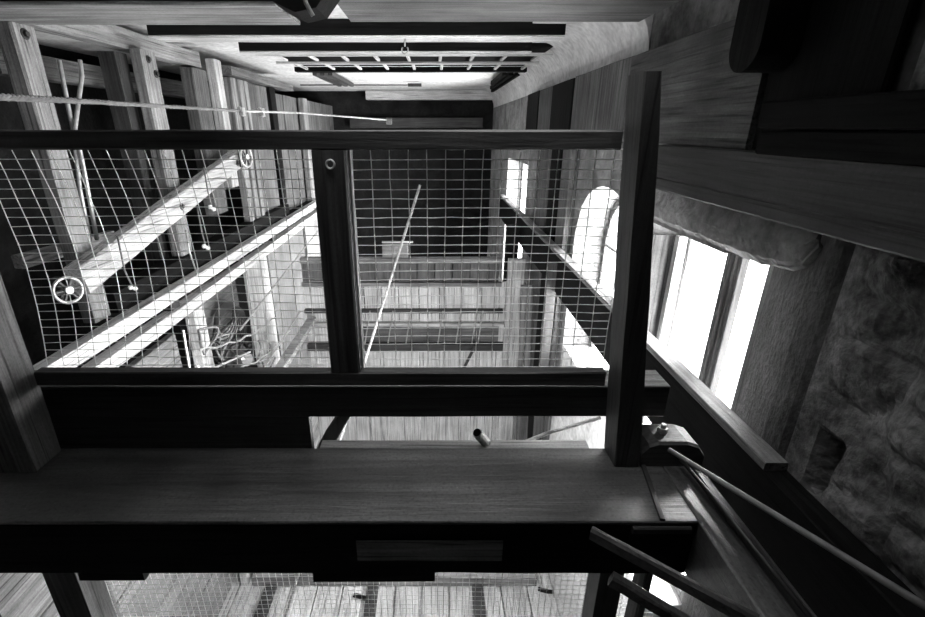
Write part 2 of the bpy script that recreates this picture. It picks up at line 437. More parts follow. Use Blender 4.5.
# ------------------------------------------------------------------ mesh guard
def wires(x0, x1, z0, z1, Y, dx, dz, r, sag=0.0, bend=0.0, edge=True, seed=1):
    rnd = random.Random(seed); bm = nb()
    nx = int(round((x1 - x0) / dx)); nzz = int(round((z1 - z0) / dz))
    f = lambda u, v: Vector((x0 + (x1-x0)*u + bend * math.sin(math.pi * v) * (1 - u), Y + sag * math.sin(math.pi*u) * math.sin(math.pi*v), z0 + (z1-z0)*v))
    for i in range(nx + 1):
        u = i / nx; pts = []
        for k in range(11): pts.append(f(u, k / 10) + Vector((rnd.uniform(-1, 1), rnd.uniform(-1, 1), 0)) * 0.0012)
        tube(bm, pts, r, 5)
    for i in range(nzz + 1):
        v = i / nzz; pts = []
        for k in range(15): pts.append(f(k / 14, v) + Vector((0, -r * 1.6, rnd.uniform(-1, 1) * 0.0012)))
        tube(bm, pts, r * 0.85, 5)
    return bm
t = thing('mesh_guard', 'wire mesh guard in a dark wooden frame standing above the big beam', 'guard rail', (-0.37, 1.28, -0.75))
part('top_rail', W['darkx'], t, (-1.243, 0.48, 1.262, 1.30, -0.05, -0.002))
part('bottom_rail', W['darkx'], t, (-1.243, 0.53, 1.262, 1.30, -0.75, -0.702))
bm = nb(); box(bm, -0.322, -0.232, 1.262, 1.302, -0.701, -0.051, jit=.001); cp = link('centre_post', bm, W['darkz'], t)
link('wire_mesh', wires(-1.235, -0.325, -0.70, -0.05, 1.31, 0.0505, 0.0262, 0.0013, 0.03, 0.035, seed=3), M_galv, t, 'galvanised welded mesh with sagging wires')
link('wire_mesh', wires(-0.222, 0.53, -0.70, -0.05, 1.30, 0.0505, 0.0262, 0.00145, 0.012, 0, seed=5), M_galv, t, 'galvanised welded mesh')
bm = nb(); box(bm, -0.2305, -0.222, 1.285, 1.294, -0.70, -0.051); link('edge_wire', bm, M_steel, t, 'bright edge strip beside the centre post')
bm = nb(); tube(bm, ringpts((-0.272, 1.256, -0.085), 0.011, (0.2, 1, 0), 18), 0.0028, 6, closed=True)
link('iron_ring', bm, M_steel, cp)
t = thing('lower_mesh_guard', 'fine wire mesh panel hanging below the big beam between the lower posts', 'guard rail', (-0.3, 1.27, -2.3))
link('wire_mesh', wires(-1.24, 0.572, -2.2, -1.21, 1.25, 0.0245, 0.0245, 0.00095, 0.02, seed=9), M_galv, t)
part('rail', W['darkx'], t, (-1.243, 0.575, 1.232, 1.268, -2.26, -2.2))
t = thing('lower_mesh_guard', 'short wire mesh piece right of the lower post beneath the big beam', 'guard rail', (0.75, 1.27, -2.3))
link('wire_mesh', wires(0.665, 0.85, -2.2, -1.21, 1.25, 0.0265, 0.0245, 0.0011, 0.004, seed=10), M_galv, t)
part('rail', W['darkx'], t, (0.665, 0.85, 1.232, 1.268, -2.26, -2.2))

# stair rails and rods at the lower right
bm = nb(); a, b = Vector((0.415, 0.93, -1.0)), Vector((0.70, 0.69, -1.0)); bar(bm, a, b, 0.022, 0.04, n=8, jit=.001, ch=.01)
link('stair_handrail', bm, W['darky'], None, 'upper dark stair handrail slanting down from the front of the big beam', 'handrail')
bm = nb(); a, b = Vector((0.495, 0.94, -1.18)), Vector((0.682, 0.85, -1.24)); bar(bm, a, a.lerp(b, 1.1), 0.03, 0.04, n=6, jit=.001, ch=.006)
link('stair_handrail', bm, W['darky'], None, 'lower dark stair rail running parallel below the upper handrail', 'handrail')
bm = nb(); p0, p1 = Vector((0.725, 1.175, -0.925)), Vector((0.885, 0.55, -0.79)); tube(bm, [p0.lerp(p1, k/8) for k in range(9)], 0.0075, 12)
link('iron_rod', bm, M_cable, None, 'long smooth rod sloping from the worn block towards the lower right corner', 'rod', smooth=True)
bm = nb(); tube(bm, [(0.77, 1.18, -0.965), (0.785, 1.0, -0.966), (0.80, 0.6, -0.968)], 0.006, 10)
link('iron_rod', bm, M_iron, None, 'thin black rod lying along the trimmer beam under the smooth rod', 'rod', smooth=True)
one('stair_newel', W['midz'], 'pale narrow post seen below the trimmer beam between the two stair rails', 'post', (0.72, 0.755, 1.15, 1.22, ZF, -1.202))

# long ledge rail on the right, with its speckled top board
t = thing('ledge_rail', 'long dark ledge rail running past the windows along the right wall', 'rail', (0.99, 3.6, -1.21))
part('rail_timber', W['blacky'], t, (0.954, 1.026, 0.3, 6.95, -1.21, -0.9245), jit=.002)
part('top_board', W['greyy'], t, (0.95, 1.02, 1.08, 6.95, -0.924, -0.896), label='dusty speckled top board')
one('wall_plate', W['darky'], 'broad dark wall beam running above the near window', 'beam', (0.985, 1.07, -1.0, 2.2, -0.25, -0.066))
one('fillet_strip', W['darky'], 'thin lighter strip along the lower edge of the broad wall beam', 'strip', (0.98, 0.9845, -1.0, 2.2, -0.205, -0.2))
one('plank_panel', W['midy'], 'broad rough grey board on the wall above the broad wall beam', 'board', (1.04, 1.078, 1.64, 2.75, -0.064, 0.36))
one('plank_panel', W['midz'], 'pale upright board on the far right wall between two dark studs', 'board', (1.05, 1.095, 4.52, 5.1, -0.073, 0.36))
one('wall_stud', W['blackz'], 'black upright stud right of the pale upright board', 'stud', (1.04, 1.095, 3.86, 4.51, -0.073, 0.36))
one('wall_stud', W['blackz'], 'black upright stud left of the pale upright board', 'stud', (1.04, 1.095, 5.11, 5.7, -0.073, 0.36))
one('plank_panel', W['midz'], 'grey upright wall board between the mesh guard and the black studs', 'board', (1.05, 1.095, 2.77, 3.85, -0.073, 0.365))
one('wall_pilaster', W['midz'], 'broad grey upright board just right of the far small window', 'post', (1.03, 1.095, 4.40, 4.88, ZF + .002, -0.08))
one('wall_pilaster', W['blackz'], 'black upright post between the two arched windows', 'post', (1.03, 1.095, 3.98, 4.3, ZF + .002, -0.08))
one('wall_pilaster', W['midz'], 'grey upright post just left of the larger arched window', 'post', (1.03, 1.095, 3.68, 3.92, ZF + .002, -0.08))
# corbel and dark timbers in the upper right
bm = nb(); c = at(768, 45, X=1.0)
prof = []
for k in range(19):
    a = -math.pi * k / 18; prof.append((c.y + 0.075 * math.cos(a), c.z + 0.0 + 0.075 * math.sin(a)))
prof = [(c.y + .075, ZC - .02)] + prof + [(c.y - .075, ZC - .02)]
prism(bm, [(0.93, y, z) for y, z in prof], (0.12, 0, 0)); link('corbel', bm, W['blackz'], None, 'black round ended corbel hanging in the dark upper right', 'corbel')
one('knee_post', W['blackz'], 'black upright timber on the wall behind the round ended corbel', 'post', (1.052, 1.079, 1.2, 1.63, -0.06, 0.64))
one('wall_timber', W['blacky'], 'upper dark timber on the stone wall at the top right edge', 'beam', (0.97, 1.05, -1.0, 1.49, 0.0, 0.075))
one('wall_timber', W['blacky'], 'black timber lying directly on the broad wall beam', 'beam', (0.98, 1.05, -1.0, 1.49, -0.072, -0.004))
# ------------------------------------------------------------------ ceiling timbers
t = thing('ceiling_beam', 'pale-bottomed front ceiling beam at the upper left', 'beam', (-1.6, 2.25, 0.44))
part('timber', W['blackx'], t, (-3.2, -0.61, 2.06, 2.42, 0.455, 0.655))  # black body for the shaded front, paler board for the underside lit from below
part('lit_tone_soffit', W['greyx'], t, (-3.2, -0.61, 2.06, 2.42, 0.44, 0.4545), label='grey underside board, its lighter tone standing in for light from below')
one('ceiling_beam', W['midx'], 'grey front ceiling beam at the upper centre', 'beam', (-0.42, 1.02, 2.2, 2.68, 0.5, 0.655))
bm = nb()
bm2 = [(-0.60, 2.3, 0.60), (-0.60, 2.3, 0.42), (-0.5, 2.35, 0.40), (-0.40, 2.45, 0.43), (-0.36, 2.5, 0.48), (-0.42, 2.4, 0.60)]
prism(bm, [(-0.60, 2.0, 0.655), (-0.60, 2.0, 0.44), (-0.52, 2.0, 0.405), (-0.44, 2.0, 0.42), (-0.37, 2.0, 0.50), (-0.33, 2.0, 0.655)], (0, 0.19, 0))
link('timber_knuckle', bm, W['blackx'], None, 'black lump of timber at the joint of the two front ceiling beams', 'block')
bm = nb(); tube(bm, [at(303, -8, Y=1.96), at(306, 3, Y=1.96), at(313, 16, Y=1.97)], 0.008, 8); link('rope_end', bm, M_cable, None, 'pale rope end hanging beside the black lump at the ceiling', 'rope')
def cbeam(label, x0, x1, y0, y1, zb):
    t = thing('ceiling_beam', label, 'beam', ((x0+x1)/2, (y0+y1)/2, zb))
    part('timber', W['blackx'], t, (x0, x1, y0, y1, zb + .012, ZC - .004))  # shaded front and lit underside are coloured in: black body, white board below
    part('lit_tone_soffit', W['whitex'], t, (x0, x1, y0, y1, zb, zb + .0115), label='white underside board, its tone standing in for light from below')
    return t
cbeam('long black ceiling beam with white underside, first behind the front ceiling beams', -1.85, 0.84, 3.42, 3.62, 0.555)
cbeam('black ceiling beam with white underside, just before the slatted rack', -1.5, 0.74, 4.02, 4.14, 0.548)
cbeam('thin black beam with white underside across the ceiling just behind the grey front beam', -0.5, 0.98, 2.84, 3.08, 0.60)
t = thing('slatted_rack', 'pale slatted rack fixed under the ceiling, long rails with short rungs', 'rack', (-0.15, 4.8, 0.555))
part('backing', W['blackx'], t, (-1.45, 0.95, 4.20, 5.45, 0.615, 0.64))
for yy in (4.22, 4.74): part('rack_rail', W['whitex'], t, (-1.45, 0.95, yy, yy + .06, 0.555, 0.575))
part('rack_rail', W['blackx'], t, (-1.45, 0.95, 5.34, 5.45, 0.555, 0.60), label='black far rail')
for row, (ya, yb) in enumerate(((4.285, 4.58), (4.81, 5.2))):
    for k in range(9):
        x = -1.32 + k * 0.27 + row * 0.02
        part('rung', W['whitey'], t, (x, x + 0.028, ya, yb, 0.555, 0.575))
t = thing('ceiling_track', 'pair of dark grooved rails on the ceiling left of the centre', 'track', (-1.25, 6.3, 0.56))
for x in (-1.42, -1.33, -1.24): part('rail', W['darky'], t, (x, x + .05, 5.98, 7.5, 0.58, 0.63))
t = thing('ceiling_track', 'stepped dark rails on the ceiling beside the plaster cove', 'track', (0.98, 6.3, 0.56))
for x, b in ((0.78, 7.2), (0.86, 8.0), (0.94, 8.6)): part('rail', W['blacky'], t, (x, x + .05, 5.98, b, 0.58, 0.63))
t = thing('ceiling_rod', 'thin dark rod under the white ceiling with a black clip at its end', 'rod', (-0.9, 7.6, 0.6))
bm = nb(); tube(bm, [(-2.0, 7.6, 0.61), (-0.36, 7.6, 0.61)], 0.009, 6); link('rod', bm, M_iron, t)
bm = nb(); box(bm, -0.40, -0.2, 7.55, 7.66, 0.59, 0.63); link('clip', bm, M_iron, t)
one('end_beam', W['whitex'], 'pale beam under the far end of the white ceiling', 'beam', (-1.25, 1.05, 9.15, 9.4, 0.50, 0.65))
one('end_rail', W['darkx'], 'dim grey rail across the far dark wall near the ceiling', 'rail', (-1.6, 0.9, 9.38, 9.48, 0.02, 0.2))
one('end_rail', W['midx'], 'lower dim rail across the far dark wall behind the mesh top rail', 'rail', (-1.6, 0.9, 9.38, 9.48, -0.3, -0.12))
# plaster cove between ceiling and right wall
bm = nb(); rings = []
for k in range(9):
    a = math.pi / 2 * k / 8
    rings.append([(1.095 - 0.30 * (1 - math.cos(a)) * 1.0, y, 0.37 + 0.285 * math.sin(a)) for y in (2.69, 9.4)])
vs = [[Vector(p) for p in r] for r in rings]
poly = [r[0] for r in vs] + [Vector((1.095, 2.69, 0.655))]
prism(bm, poly, (0, 6.71, 0)); struct('trim_2', bm, M_white)
one('ceiling_strip', W['whitex'], 'broad white board at the ceiling just left of the round ended corbel', 'board', (0.62, 1.05, 3.1, 3.4, 0.625, 0.65))

bm = nb(); c = at(405, 50, Y=3.5); tube(bm, ringpts(c, 0.022, (0.3, 1, 0), 20)[:16], 0.005, 6); tube(bm, [c + Vector((0, 0, .02)), (c.x, c.y, 0.554)], 0.005, 6)
link('ceiling_hook', bm, M_steel, None, 'small white ring hook under the first long ceiling beam', 'hook', smooth=True)
bm = nb(); tube(bm, [at(186, 230, X=-1.76), at(189, 250, X=-1.76), at(197, 274, X=-1.76)], 0.006, 6)
link('hanging_wire', bm, M_steel, None, 'short bright wire hanging between the brace and the upper long rail', 'wire', smooth=True)
# ------------------------------------------------------------------ left timber frame
def post(label, y0, y1, z0, z1, mat, xa=-1.93, xb=-1.85, bolts=(), cat='post', name='frame_post'):
    t = thing(name, label, cat, ((xa+xb)/2, (y0+y1)/2, z0))
    bm = nb(); box(bm, xa, xb, y0, y1, z0, z1, jit=.003, ch=.008); link('timber', bm, W[mat], t)
    for (y, z) in bolts: bolt(t, (xb + .002, y, z), (1, 0, 0))
    return t
t = thing('top_plate', 'grey cracked plate beam along the top of the left timber frame', 'beam', (-1.98, 3.3, 0.47))
part('timber', W['greyy'], t, (-2.04, -1.935, 2.43, 4.3, 0.47, 0.585), jit=.003)
post('first bolted post of the left frame from the front, under the plate beam', 2.33, 2.46, -0.99, 0.438, 'greyz', bolts=((2.39, 0.40),))
post('second bolted post of the left frame from the front, with two bolts at its head', 3.30, 3.46, -0.87, 0.47, 'greyz', bolts=((3.36, 0.42), (3.42, 0.34)))
post('narrow pale post of the left frame right of the end of the plate beam', 4.36, 4.5, -0.5, 0.55, 'palez')
post('broad grey board post just left of the narrow pale post', 4.05, 4.3, -0.7, 0.45, 'midz', xa=-2.0, xb=-1.9)
post('dark slim post behind the second bolted post', 3.25, 3.36, -1.06, 0.45, 'darkz', xa=-2.1, xb=-1.98)
for k, (y0, y1, lab) in enumerate(((4.68, 4.8, 'leftmost of three narrow upright boards beyond the pale post'), (4.86, 4.97, 'middle one of three narrow upright boards beyond the pale post'), (5.02, 5.1, 'rightmost of three narrow upright boards beyond the pale post'))):
    post(lab, y0, y1, -0.875, 0.44, 'greyz', xa=-1.93, xb=-1.86, cat='board', name='upright_board')
one('head_rail', W['midy'], 'short grey rail above the narrow upright boards under the ceiling', 'rail', (-1.95, -1.83, 4.65, 6.6, 0.455, 0.53))
one('wide_board', W['midz'], 'wide smooth grey panel of the left wall past the narrow boards', 'panel', (-1.95, -1.91, 5.12, 5.78, -0.875, 0.44))
post('black upright strip between the grey panel and the wooden cladding', 5.82, 5.99, -0.875, 0.45, 'blackz', xa=-1.95, xb=-1.88)
t = thing('wall_cladding', 'weathered upright board cladding at the far end of the left wall', 'cladding', (-1.94, 7.7, -1.0))
y = 6.02
while y < 9.3:
    w_ = random.uniform(0.25, 0.42); part('board', W['midz'], t, (-1.96, -1.915 + random.uniform(-.008, .008), y, min(9.4, y + w_ - .012), -1.0, 0.40)); y += w_
post('grey upright post in front of the far cladding', 7.0, 7.2, -1.0, 0.4, 'greyz', xa=-1.9, xb=-1.82)
t = thing('diagonal_brace', 'long pale diagonal brace rising to the right across the left frame', 'brace', (-1.8, 3.4, -0.8))
bm = nb(); a, b = at(77, 281, X=-1.80), at(240, 156, X=-1.80); bar(bm, a, b, 0.15, 0.08, (1, 0, 0), n=10, jit=.003, ch=.008)
tb = link('timber', bm, W['paley'], t)
bolt(t, (-1.757, 3.25, -0.50), (1, 0, 0)); bolt(t, (-1.757, 4.3, -0.28), (1, 0, 0))
t = thing('track_rail', 'upper pale long rail of the stacked pair running along the left frame', 'rail', (-1.79, 4.7, -1.085))
part('timber', W['whitey'], t, (-1.83, -1.75, 1.7, 7.9, -1.085, -1.0), jit=.002)
t = thing('track_rail', 'lower pale long rail of the stacked pair running along the left frame', 'rail', (-1.79, 4.7, -1.23))
part('timber', W['whitey'], t, (-1.83, -1.75, 1.7, 7.9, -1.23, -1.145), jit=.002)
one('frame_sill', W['blacky'], 'black sill timber behind the upper long rail at the foot of the left posts', 'beam', (-1.96, -1.84, 2.5, 5.9, -1.0, -0.88))
one('rail_spacer', W['darkx'], 'dark spacer block between the stacked long rails near the second bolted post', 'bearer', (-1.83, -1.77, 2.9, 3.0, -1.144, -1.086))
one('rail_spacer', W['darkx'], 'dark spacer block between the stacked long rails over the broad white board', 'bearer', (-1.83, -1.77, 5.0, 5.1, -1.144, -1.086))
bm = nb(); bar(bm, at(18, 262, X=-2.1), at(112, 236, X=-2.1), 0.05, 0.07, (0, 0, 1), n=4, jit=.002)
link('side_rail', bm, W['greyy'], None, 'short pale side rail behind the first bolted post', 'rail')
one('back_timber', W['midy'], 'dim grey beam in the dark space behind the left frame', 'beam', (-3.0, -2.85, 3.4, 7.0, 0.34, 0.5))
# conduits
bm = nb(); X = -1.97
tube(bm, [at(59, 60, X=X), at(66, 95, X=X), at(73, 130, X=X), at(80, 190, X=X), at(90, 240, X=X)], 0.011, 8)
link('conduit', bm, M_steel, None, 'thin pale conduit pipe dropping straight behind the first bolted post', 'pipe', smooth=True)
bm = nb(); X = -1.945
tube(bm, [at(80, 60, X=X), at(82, 76, X=X), at(75, 128, X=X), at(84, 170, X=X), at(97, 240, X=X)], 0.011, 8)
link('conduit', bm, M_steel, None, 'thin pale kinked conduit pipe meeting the straight one in a V', 'pipe', smooth=True)
# twisted rope with clamps
p = [at(-30, 94, Y=1.3), at(0, 97, Y=1.35), at(80, 101, Y=1.75), at(160, 106, Y=2.3), at(242, 111, Y=3.0)]
q = []
for i in range(len(p) - 1):
    for k in range(30): q.append(p[i].lerp(p[i+1], k / 30))
q.append(p[-1])
t = thing('twisted_rope', 'twisted steel rope stretched across the upper left above the mesh guard', 'rope', p[0])
bm = nb()
for ph in (0, 2.1, 4.2):
    pts = []; L = 0
    for i, v in enumerate(q):
        if i: L += (q[i] - q[i-1]).length
        a = ph + L * 2 * math.pi / 0.06
        pts.append(v + Vector((0, math.cos(a), math.sin(a))) * 0.0055)
    tube(bm, pts, 0.0052, 6)
link('strands', bm, M_cable, t, smooth=True)
bm = nb(); tube(bm, [at(242, 111, Y=3.0), at(300, 113, Y=3.4), at(388, 120, Y=4.5)], 0.0065, 8); link('thin_rod', bm, M_steel, t, 'smooth thin rod end')
for px, Y in ((242, 3.0), (262, 3.14)):
    c = at(px, 111.5 if px < 250 else 112.3, Y=Y)
    bm = nb(); box(bm, c.x - .014, c.x + .014, c.y - .018, c.y + .018, c.z - .025, c.z + .022)
    cl = link('rope_clamp', bm, M_steel, t)
    bm = nb(); disc(bm, c + Vector((-.006, -.02, .018)), .012, (0, 1, .3), .018, 6); disc(bm, c + Vector((.008, -.02, -.016)), .012, (0, 1, -.3), .018, 6); link('clamp_nut', bm, M_steel, cl)
bm = nb(); c = at(389, 121, Y=4.5); disc(bm, c, 0.03, (1, 0, 0), 0.05, 14); link('rod_socket', bm, M_cable, t)
# pulleys
def pulley(label, c, r, ax):
    t = thing('pulley_wheel', label, 'pulley', c)
    bm = nb(); tube(bm, ringpts(c, r, ax, 30), r * 0.13, 8, closed=True); link('rim', bm, M_steel, t, smooth=True)
    bm = nb(); disc(bm, c, r * 0.3, ax, 0.035, 16); link('hub', bm, M_steel, t)
    for k in range(3):
        u = Vector(ax).normalized().orthogonal().normalized(); m = Matrix.Rotation(k * math.pi / 3 + .3, 3, Vector(ax)); d = m @ u
        bm = nb(); bar(bm, Vector(c) - d * r * .95, Vector(c) + d * r * .95, 0.014, 0.012, ax); link('spoke', bm, M_iron, t)
    bm = nb(); box(bm, c[0] - .06, c[0] - .03, c[1] - .02, c[1] + .02, c[2] - r, c[2] + r); link('bracket', bm, M_iron, t)
pulley('small bright pulley wheel below the foot of the diagonal brace', at(68, 290, X=-1.74), 0.06, (1, -0.5, 0.1))
pulley('small pulley wheel at the top end of the diagonal brace', at(246, 157, X=-1.69), 0.085, (1, -0.2, 0))
# insulators on short leads
def insul(label, px, py, X, s=0.03):
    c = at(px, py, X=X); t = thing('insulator', label, 'insulator', c)
    bm = nb(); loft(bm, [ringpts(c + Vector((0, k * s * 1.4, -k * s * .7)), s * f, (0, 1, -.5), 12) for k, f in ((-1, .3), (-.6, .6), (-.2, .35), (.2, .35), (.6, .6), (1, .3))]); link('body', bm, M_porc, t, smooth=True)
    bm = nb(); tube(bm, [c, c + Vector((.02, -.06, .12)), c + Vector((0, -.02, .3))], .005, 6); link('lead', bm, M_cable, t, smooth=True)
insul('small white insulator hanging left under the diagonal brace', 133, 288, -1.70, .022)
insul('small white insulator hanging before the grey board under the brace', 206, 247, -1.70)
insul('small white insulator below the narrow pale post in the left frame', 212, 208, -1.70, .03)
# lower left
one('lower_board', W['midy'], 'grey panel under the long rails behind the coiled cables', 'panel', (-1.95, -1.9, 3.25, 4.2, -1.8, -1.2))
post('second frame post continued below the long rails', 3.12, 3.27, ZF + .002, -1.235, 'whitez', xa=-1.83, xb=-1.75)
one('lower_board', W['blackz'], 'black gap board between the cable panel and the broad white board', 'board', (-1.95, -1.9, 4.2, 4.4, ZF + .002, -1.2))
post('broad white board standing under the long rails', 4.42, 5.0, ZF + .002, -1.235, 'whitez', xa=-1.95, xb=-1.87, cat='board', name='wide_board')
one('lower_board', W['greyz'], 'pale grey lower wall panel right of the broad white board', 'panel', (-1.95, -1.9, 5.12, 6.6, ZF + .002, -1.1))
one('lower_board', W['palez'], 'pale lower wall panel farthest along under the rails', 'panel', (-1.95, -1.9, 6.75, 8.6, ZF + .002, -1.1))
one('lower_rail', W['palex'], 'pale slanting rail low on the left beside the boarded partition', 'rail', (-1.45, -1.36, 3.5, 4.9, -2.06, -2.0))
one('lower_rail', W['greyx'], 'grey rail below the pale slanting rail on the left', 'rail', (-1.6, -1.5, 3.5, 4.9, -2.3, -2.22))
t = thing('side_boarding', 'pale boarding of the lower left wall under the end of the big beam', 'boarding', (-1.94, 1.6, -2.0))
for z0 in (-4.0, -3.55, -3.1, -2.65, -2.2, -1.75): part('board', W['greyy'], t, (-1.96, -1.91, 0.4, 3.1, z0, min(z0 + .44, -1.4)))
bm = nb(); c = at(222, 318, X=-1.86)
for k in range(9):
    r = 0.16 + 0.018 * k
    tube(bm, [c + Vector((0.02 + .004 * k, r * 1.15 * math.cos(a), r * .75 * math.sin(a) - .02 * k)) for a in [2*math.pi*j/36 for j in range(36)]], 0.007, 6, closed=True)
link('cable_coil', bm, M_darkcable, None, 'coil of dark cable hanging against the grey panel under the rails', 'cable')
# small winch
c = at(236, 356, X=-1.58)
t = thing('hand_winch', 'small dark hand winch with gear wheels among cables at the lower left', 'winch', c)
bm = nb(); disc(bm, c, 0.1, (1, -.6, 0), 0.02, 20)
for k in range(6):
    a = math.pi*k/3; u = Vector((.6, 1, 0)).normalized(); d = u*math.cos(a) + Vector((0, 0, 1))*math.sin(a); bar(bm, c + d*.03 + Vector((.02, -.012, 0)), c + d*.1 + Vector((.02, -.012, 0)), .02, .012, (1, -.6, 0))
for k in range(20):
    a = 2*math.pi*k/20; u = Vector((.6, 1, 0)).normalized(); v = Vector((0, 0, 1)); d = u*math.cos(a) + v*math.sin(a); bar(bm, c + d*.12, c + d*.15, .02, .028, (1, -.6, 0))
link('gear_wheel', bm, M_iron, t)
bm = nb(); tube(bm, [c + Vector((-.15, .1, 0)), c + Vector((.12, -.07, 0))], .05, 14); link('drum', bm, M_cable, t)
bm = nb(); tube(bm, [c + Vector((.1, -.06, 0)), c + Vector((.1, -.2, .1)), c + Vector((.16, -.24, .1))], .012, 8); link('crank', bm, M_steel, t)
bm = nb(); box(bm, c.x - .14, c.x - .1, c.y - .2, c.y + .3, c.z - .25, c.z - .12); link('bed', bm, W['darky'], t)
for k, (a, b, sg, lab) in enumerate((((200, 350), (275, 318), .05, 'upper loose cable curving over the hand winch'), ((225, 372), (290, 330), .08, 'middle loose cable running past the hand winch'), ((195, 365), (262, 372), .1, 'lowest loose cable below the hand winch'))):
    A, B_ = at(*a, X=-1.38), at(*b, X=-1.38); bm = nb()
    tube(bm, [A.lerp(B_, i/14) + Vector((0, 0, -sg * math.sin(math.pi*i/14) + .01*math.sin(i*2.0+k))) for i in range(15)], .007, 6); link('loose_cable', bm, M_steel, None, lab, 'cable', smooth=True)
bm = nb(); A, B_ = at(240, 330, X=-1.52), at(325, 222, X=-1.52); tube(bm, [A, B_], .008, 8); link('taut_cable', bm, M_steel, None, 'straight bright cable running along below the long rails on the left', 'cable')

rnd = random.Random(4)
for k, (px, py, lab) in enumerate(((206, 340, 'small grey loop of cable hanging left of the hand winch'), (222, 346, 'grey loop of cable above the hand winch gear'), (262, 350, 'grey loop of cable right of the hand winch'), (268, 367, 'lowest grey loop of cable right under the hand winch'))):
    c = at(px, py, X=-1.44); bm = nb(); ph = rnd.uniform(0, 6)
    tube(bm, [c + Vector((.03 * math.sin(2*a + ph), .10 * math.cos(a) + .02 * math.sin(3*a + ph), .085 * math.sin(a) + .015 * math.cos(2*a))) for a in [2*math.pi*q/30 for q in range(30)]], 0.008, 6, closed=True)
    link('cable_loop', bm, M_cable, None, lab, 'cable', group='cable loops around the hand winch', smooth=True)
for k, (a, b, lab) in enumerate((((205, 372), (250, 352), 'thin pale rod crossing in front of the hand winch'), ((262, 372), (300, 312), 'thin pale rod rising to the right beside the hand winch'), ((190, 372), (183, 330), 'thin pale rod standing at the foot of the pale post under the rails'))):
    bm = nb(); tube(bm, [at(*a, X=-1.34), at(*b, X=-1.34)], .007, 6); link('thin_rod', bm, M_steel, None, lab, 'rod', group='thin rods around the hand winch')
one('nailed_board', W['palez'], 'pale narrow board nailed on the grey panel above the hand winch', 'board', (-1.89, -1.86, 3.5, 4.15, -1.78, -1.66))
# ------------------------------------------------------------------ boarded partition in the middle distance
t = thing('boarded_partition', 'pale boarded partition with cross rails in the middle of the room beyond the mesh', 'partition', (-0.25, 5.0, ZF))
x = -1.5; k = 0
while x < 1.02:
    w_ = random.choice((.2, .235, .25)); x1 = min(x + w_ - .008, 1.05)
    part('board', W['whitez'], t, (x, x1, 5.0, 5.03, ZF + .01, -1.62 + random.uniform(-.01, .01))); x += w_; k += 1
x = -1.5
while x < 0.70:
    w_ = random.choice((.2, .25)); part('upper_board', W['midz'], t, (x, min(x + w_ - .008, .72), 5.01, 5.04, -1.615, -1.40)); x += w_
part('top_rail', W['greyx'], t, (-1.5, 0.74, 4.97, 5.06, -1.395, -1.335))
part('rail', W['greyx'], t, (-1.5, 0.75, 4.94, 4.999, -1.655, -1.61))
part('rail', W['darkx'], t, (-1.5, 0.78, 4.93, 4.999, -1.975, -1.935))
part('rail', W['palex'], t, (-1.5, 0.95, 4.93, 4.999, -2.14, -2.10))
part('rail', W['darkx'], t, (-1.5, 1.05, 4.90, 4.999, -2.44, -2.36))
part('recess_board', W['midx'], t, (-0.95, 0.75, 4.985, 4.999, -2.355, -2.145))
for px in (367, 390, 408, 440, 458, 474, 480):
    a, b = at(px + 3, 311, Y=4.91), at(px - 2, 343, Y=4.91); bm = nb(); tube(bm, [a, b], .009, 6); link('rod', bm, M_steel, t)
one('crate_step', W['greyx'], 'dim block on top of the partition behind the leaning pole', 'block', (-0.58, -0.3, 4.98, 5.05, -1.334, -1.18))
t = thing('leaning_pole', 'thin pale pole leaning in the middle of the room with a crossbar', 'pole', at(362, 372, Y=3.6))
bm = nb(); a, b = at(420, 185, Y=4.3), at(361, 374, Y=3.6); tube(bm, [a + (b - a) * ((ZF + .01 - a.z) / (b.z - a.z)), b, a], .012, 8); link('shaft', bm, W['whitez'], t, smooth=True)
bm = nb(); tube(bm, [at(382, 242, Y=4.12), at(413, 242, Y=4.12)], .01, 8); link('crossbar', bm, W['whitex'], t, smooth=True)
one('corner_post', W['blackz'], 'black upright post at the right end of the boarded partition', 'post', (0.80, 0.93, 5.06, 5.2, ZF + .002, -1.0))
one('corner_post', W['palez'], 'pale upright board at the right end of the partition', 'board', (0.79, 0.97, 4.8, 4.86, ZF + .002, -1.3))
bm = nb(); A, B_ = at(497, 370, Y=4.6), at(480, 372, Y=4.6)
bar(bm, at(462, 372, Y=4.7), at(475, 346, Y=4.7), .03, .03); link('prop_stick', bm, W['darkz'], None, 'short dark stick leaning on the partition bottom right of the pole', 'stick')
def tofloor(a, b): return a + (b - a) * ((ZF + .01 - a.z) / (b.z - a.z))
bm = nb(); a, b = at(553, 262, Y=3.5), at(543, 372, Y=3.5); bar(bm, a, tofloor(a, b), .08, .03, (0, 1, 0)); link('leaning_board', bm, W['darkz'], None, 'dark narrow board leaning below the ledge rail left of the lit plaster', 'board')
bm = nb(); a, b = at(527, 285, Y=4.2), at(524, 372, Y=4.2); bar(bm, a, tofloor(a, b), .12, .03, (0, 1, 0)); link('leaning_board', bm, W['midz'], None, 'dim board standing below the ledge rail next to the partition', 'board')
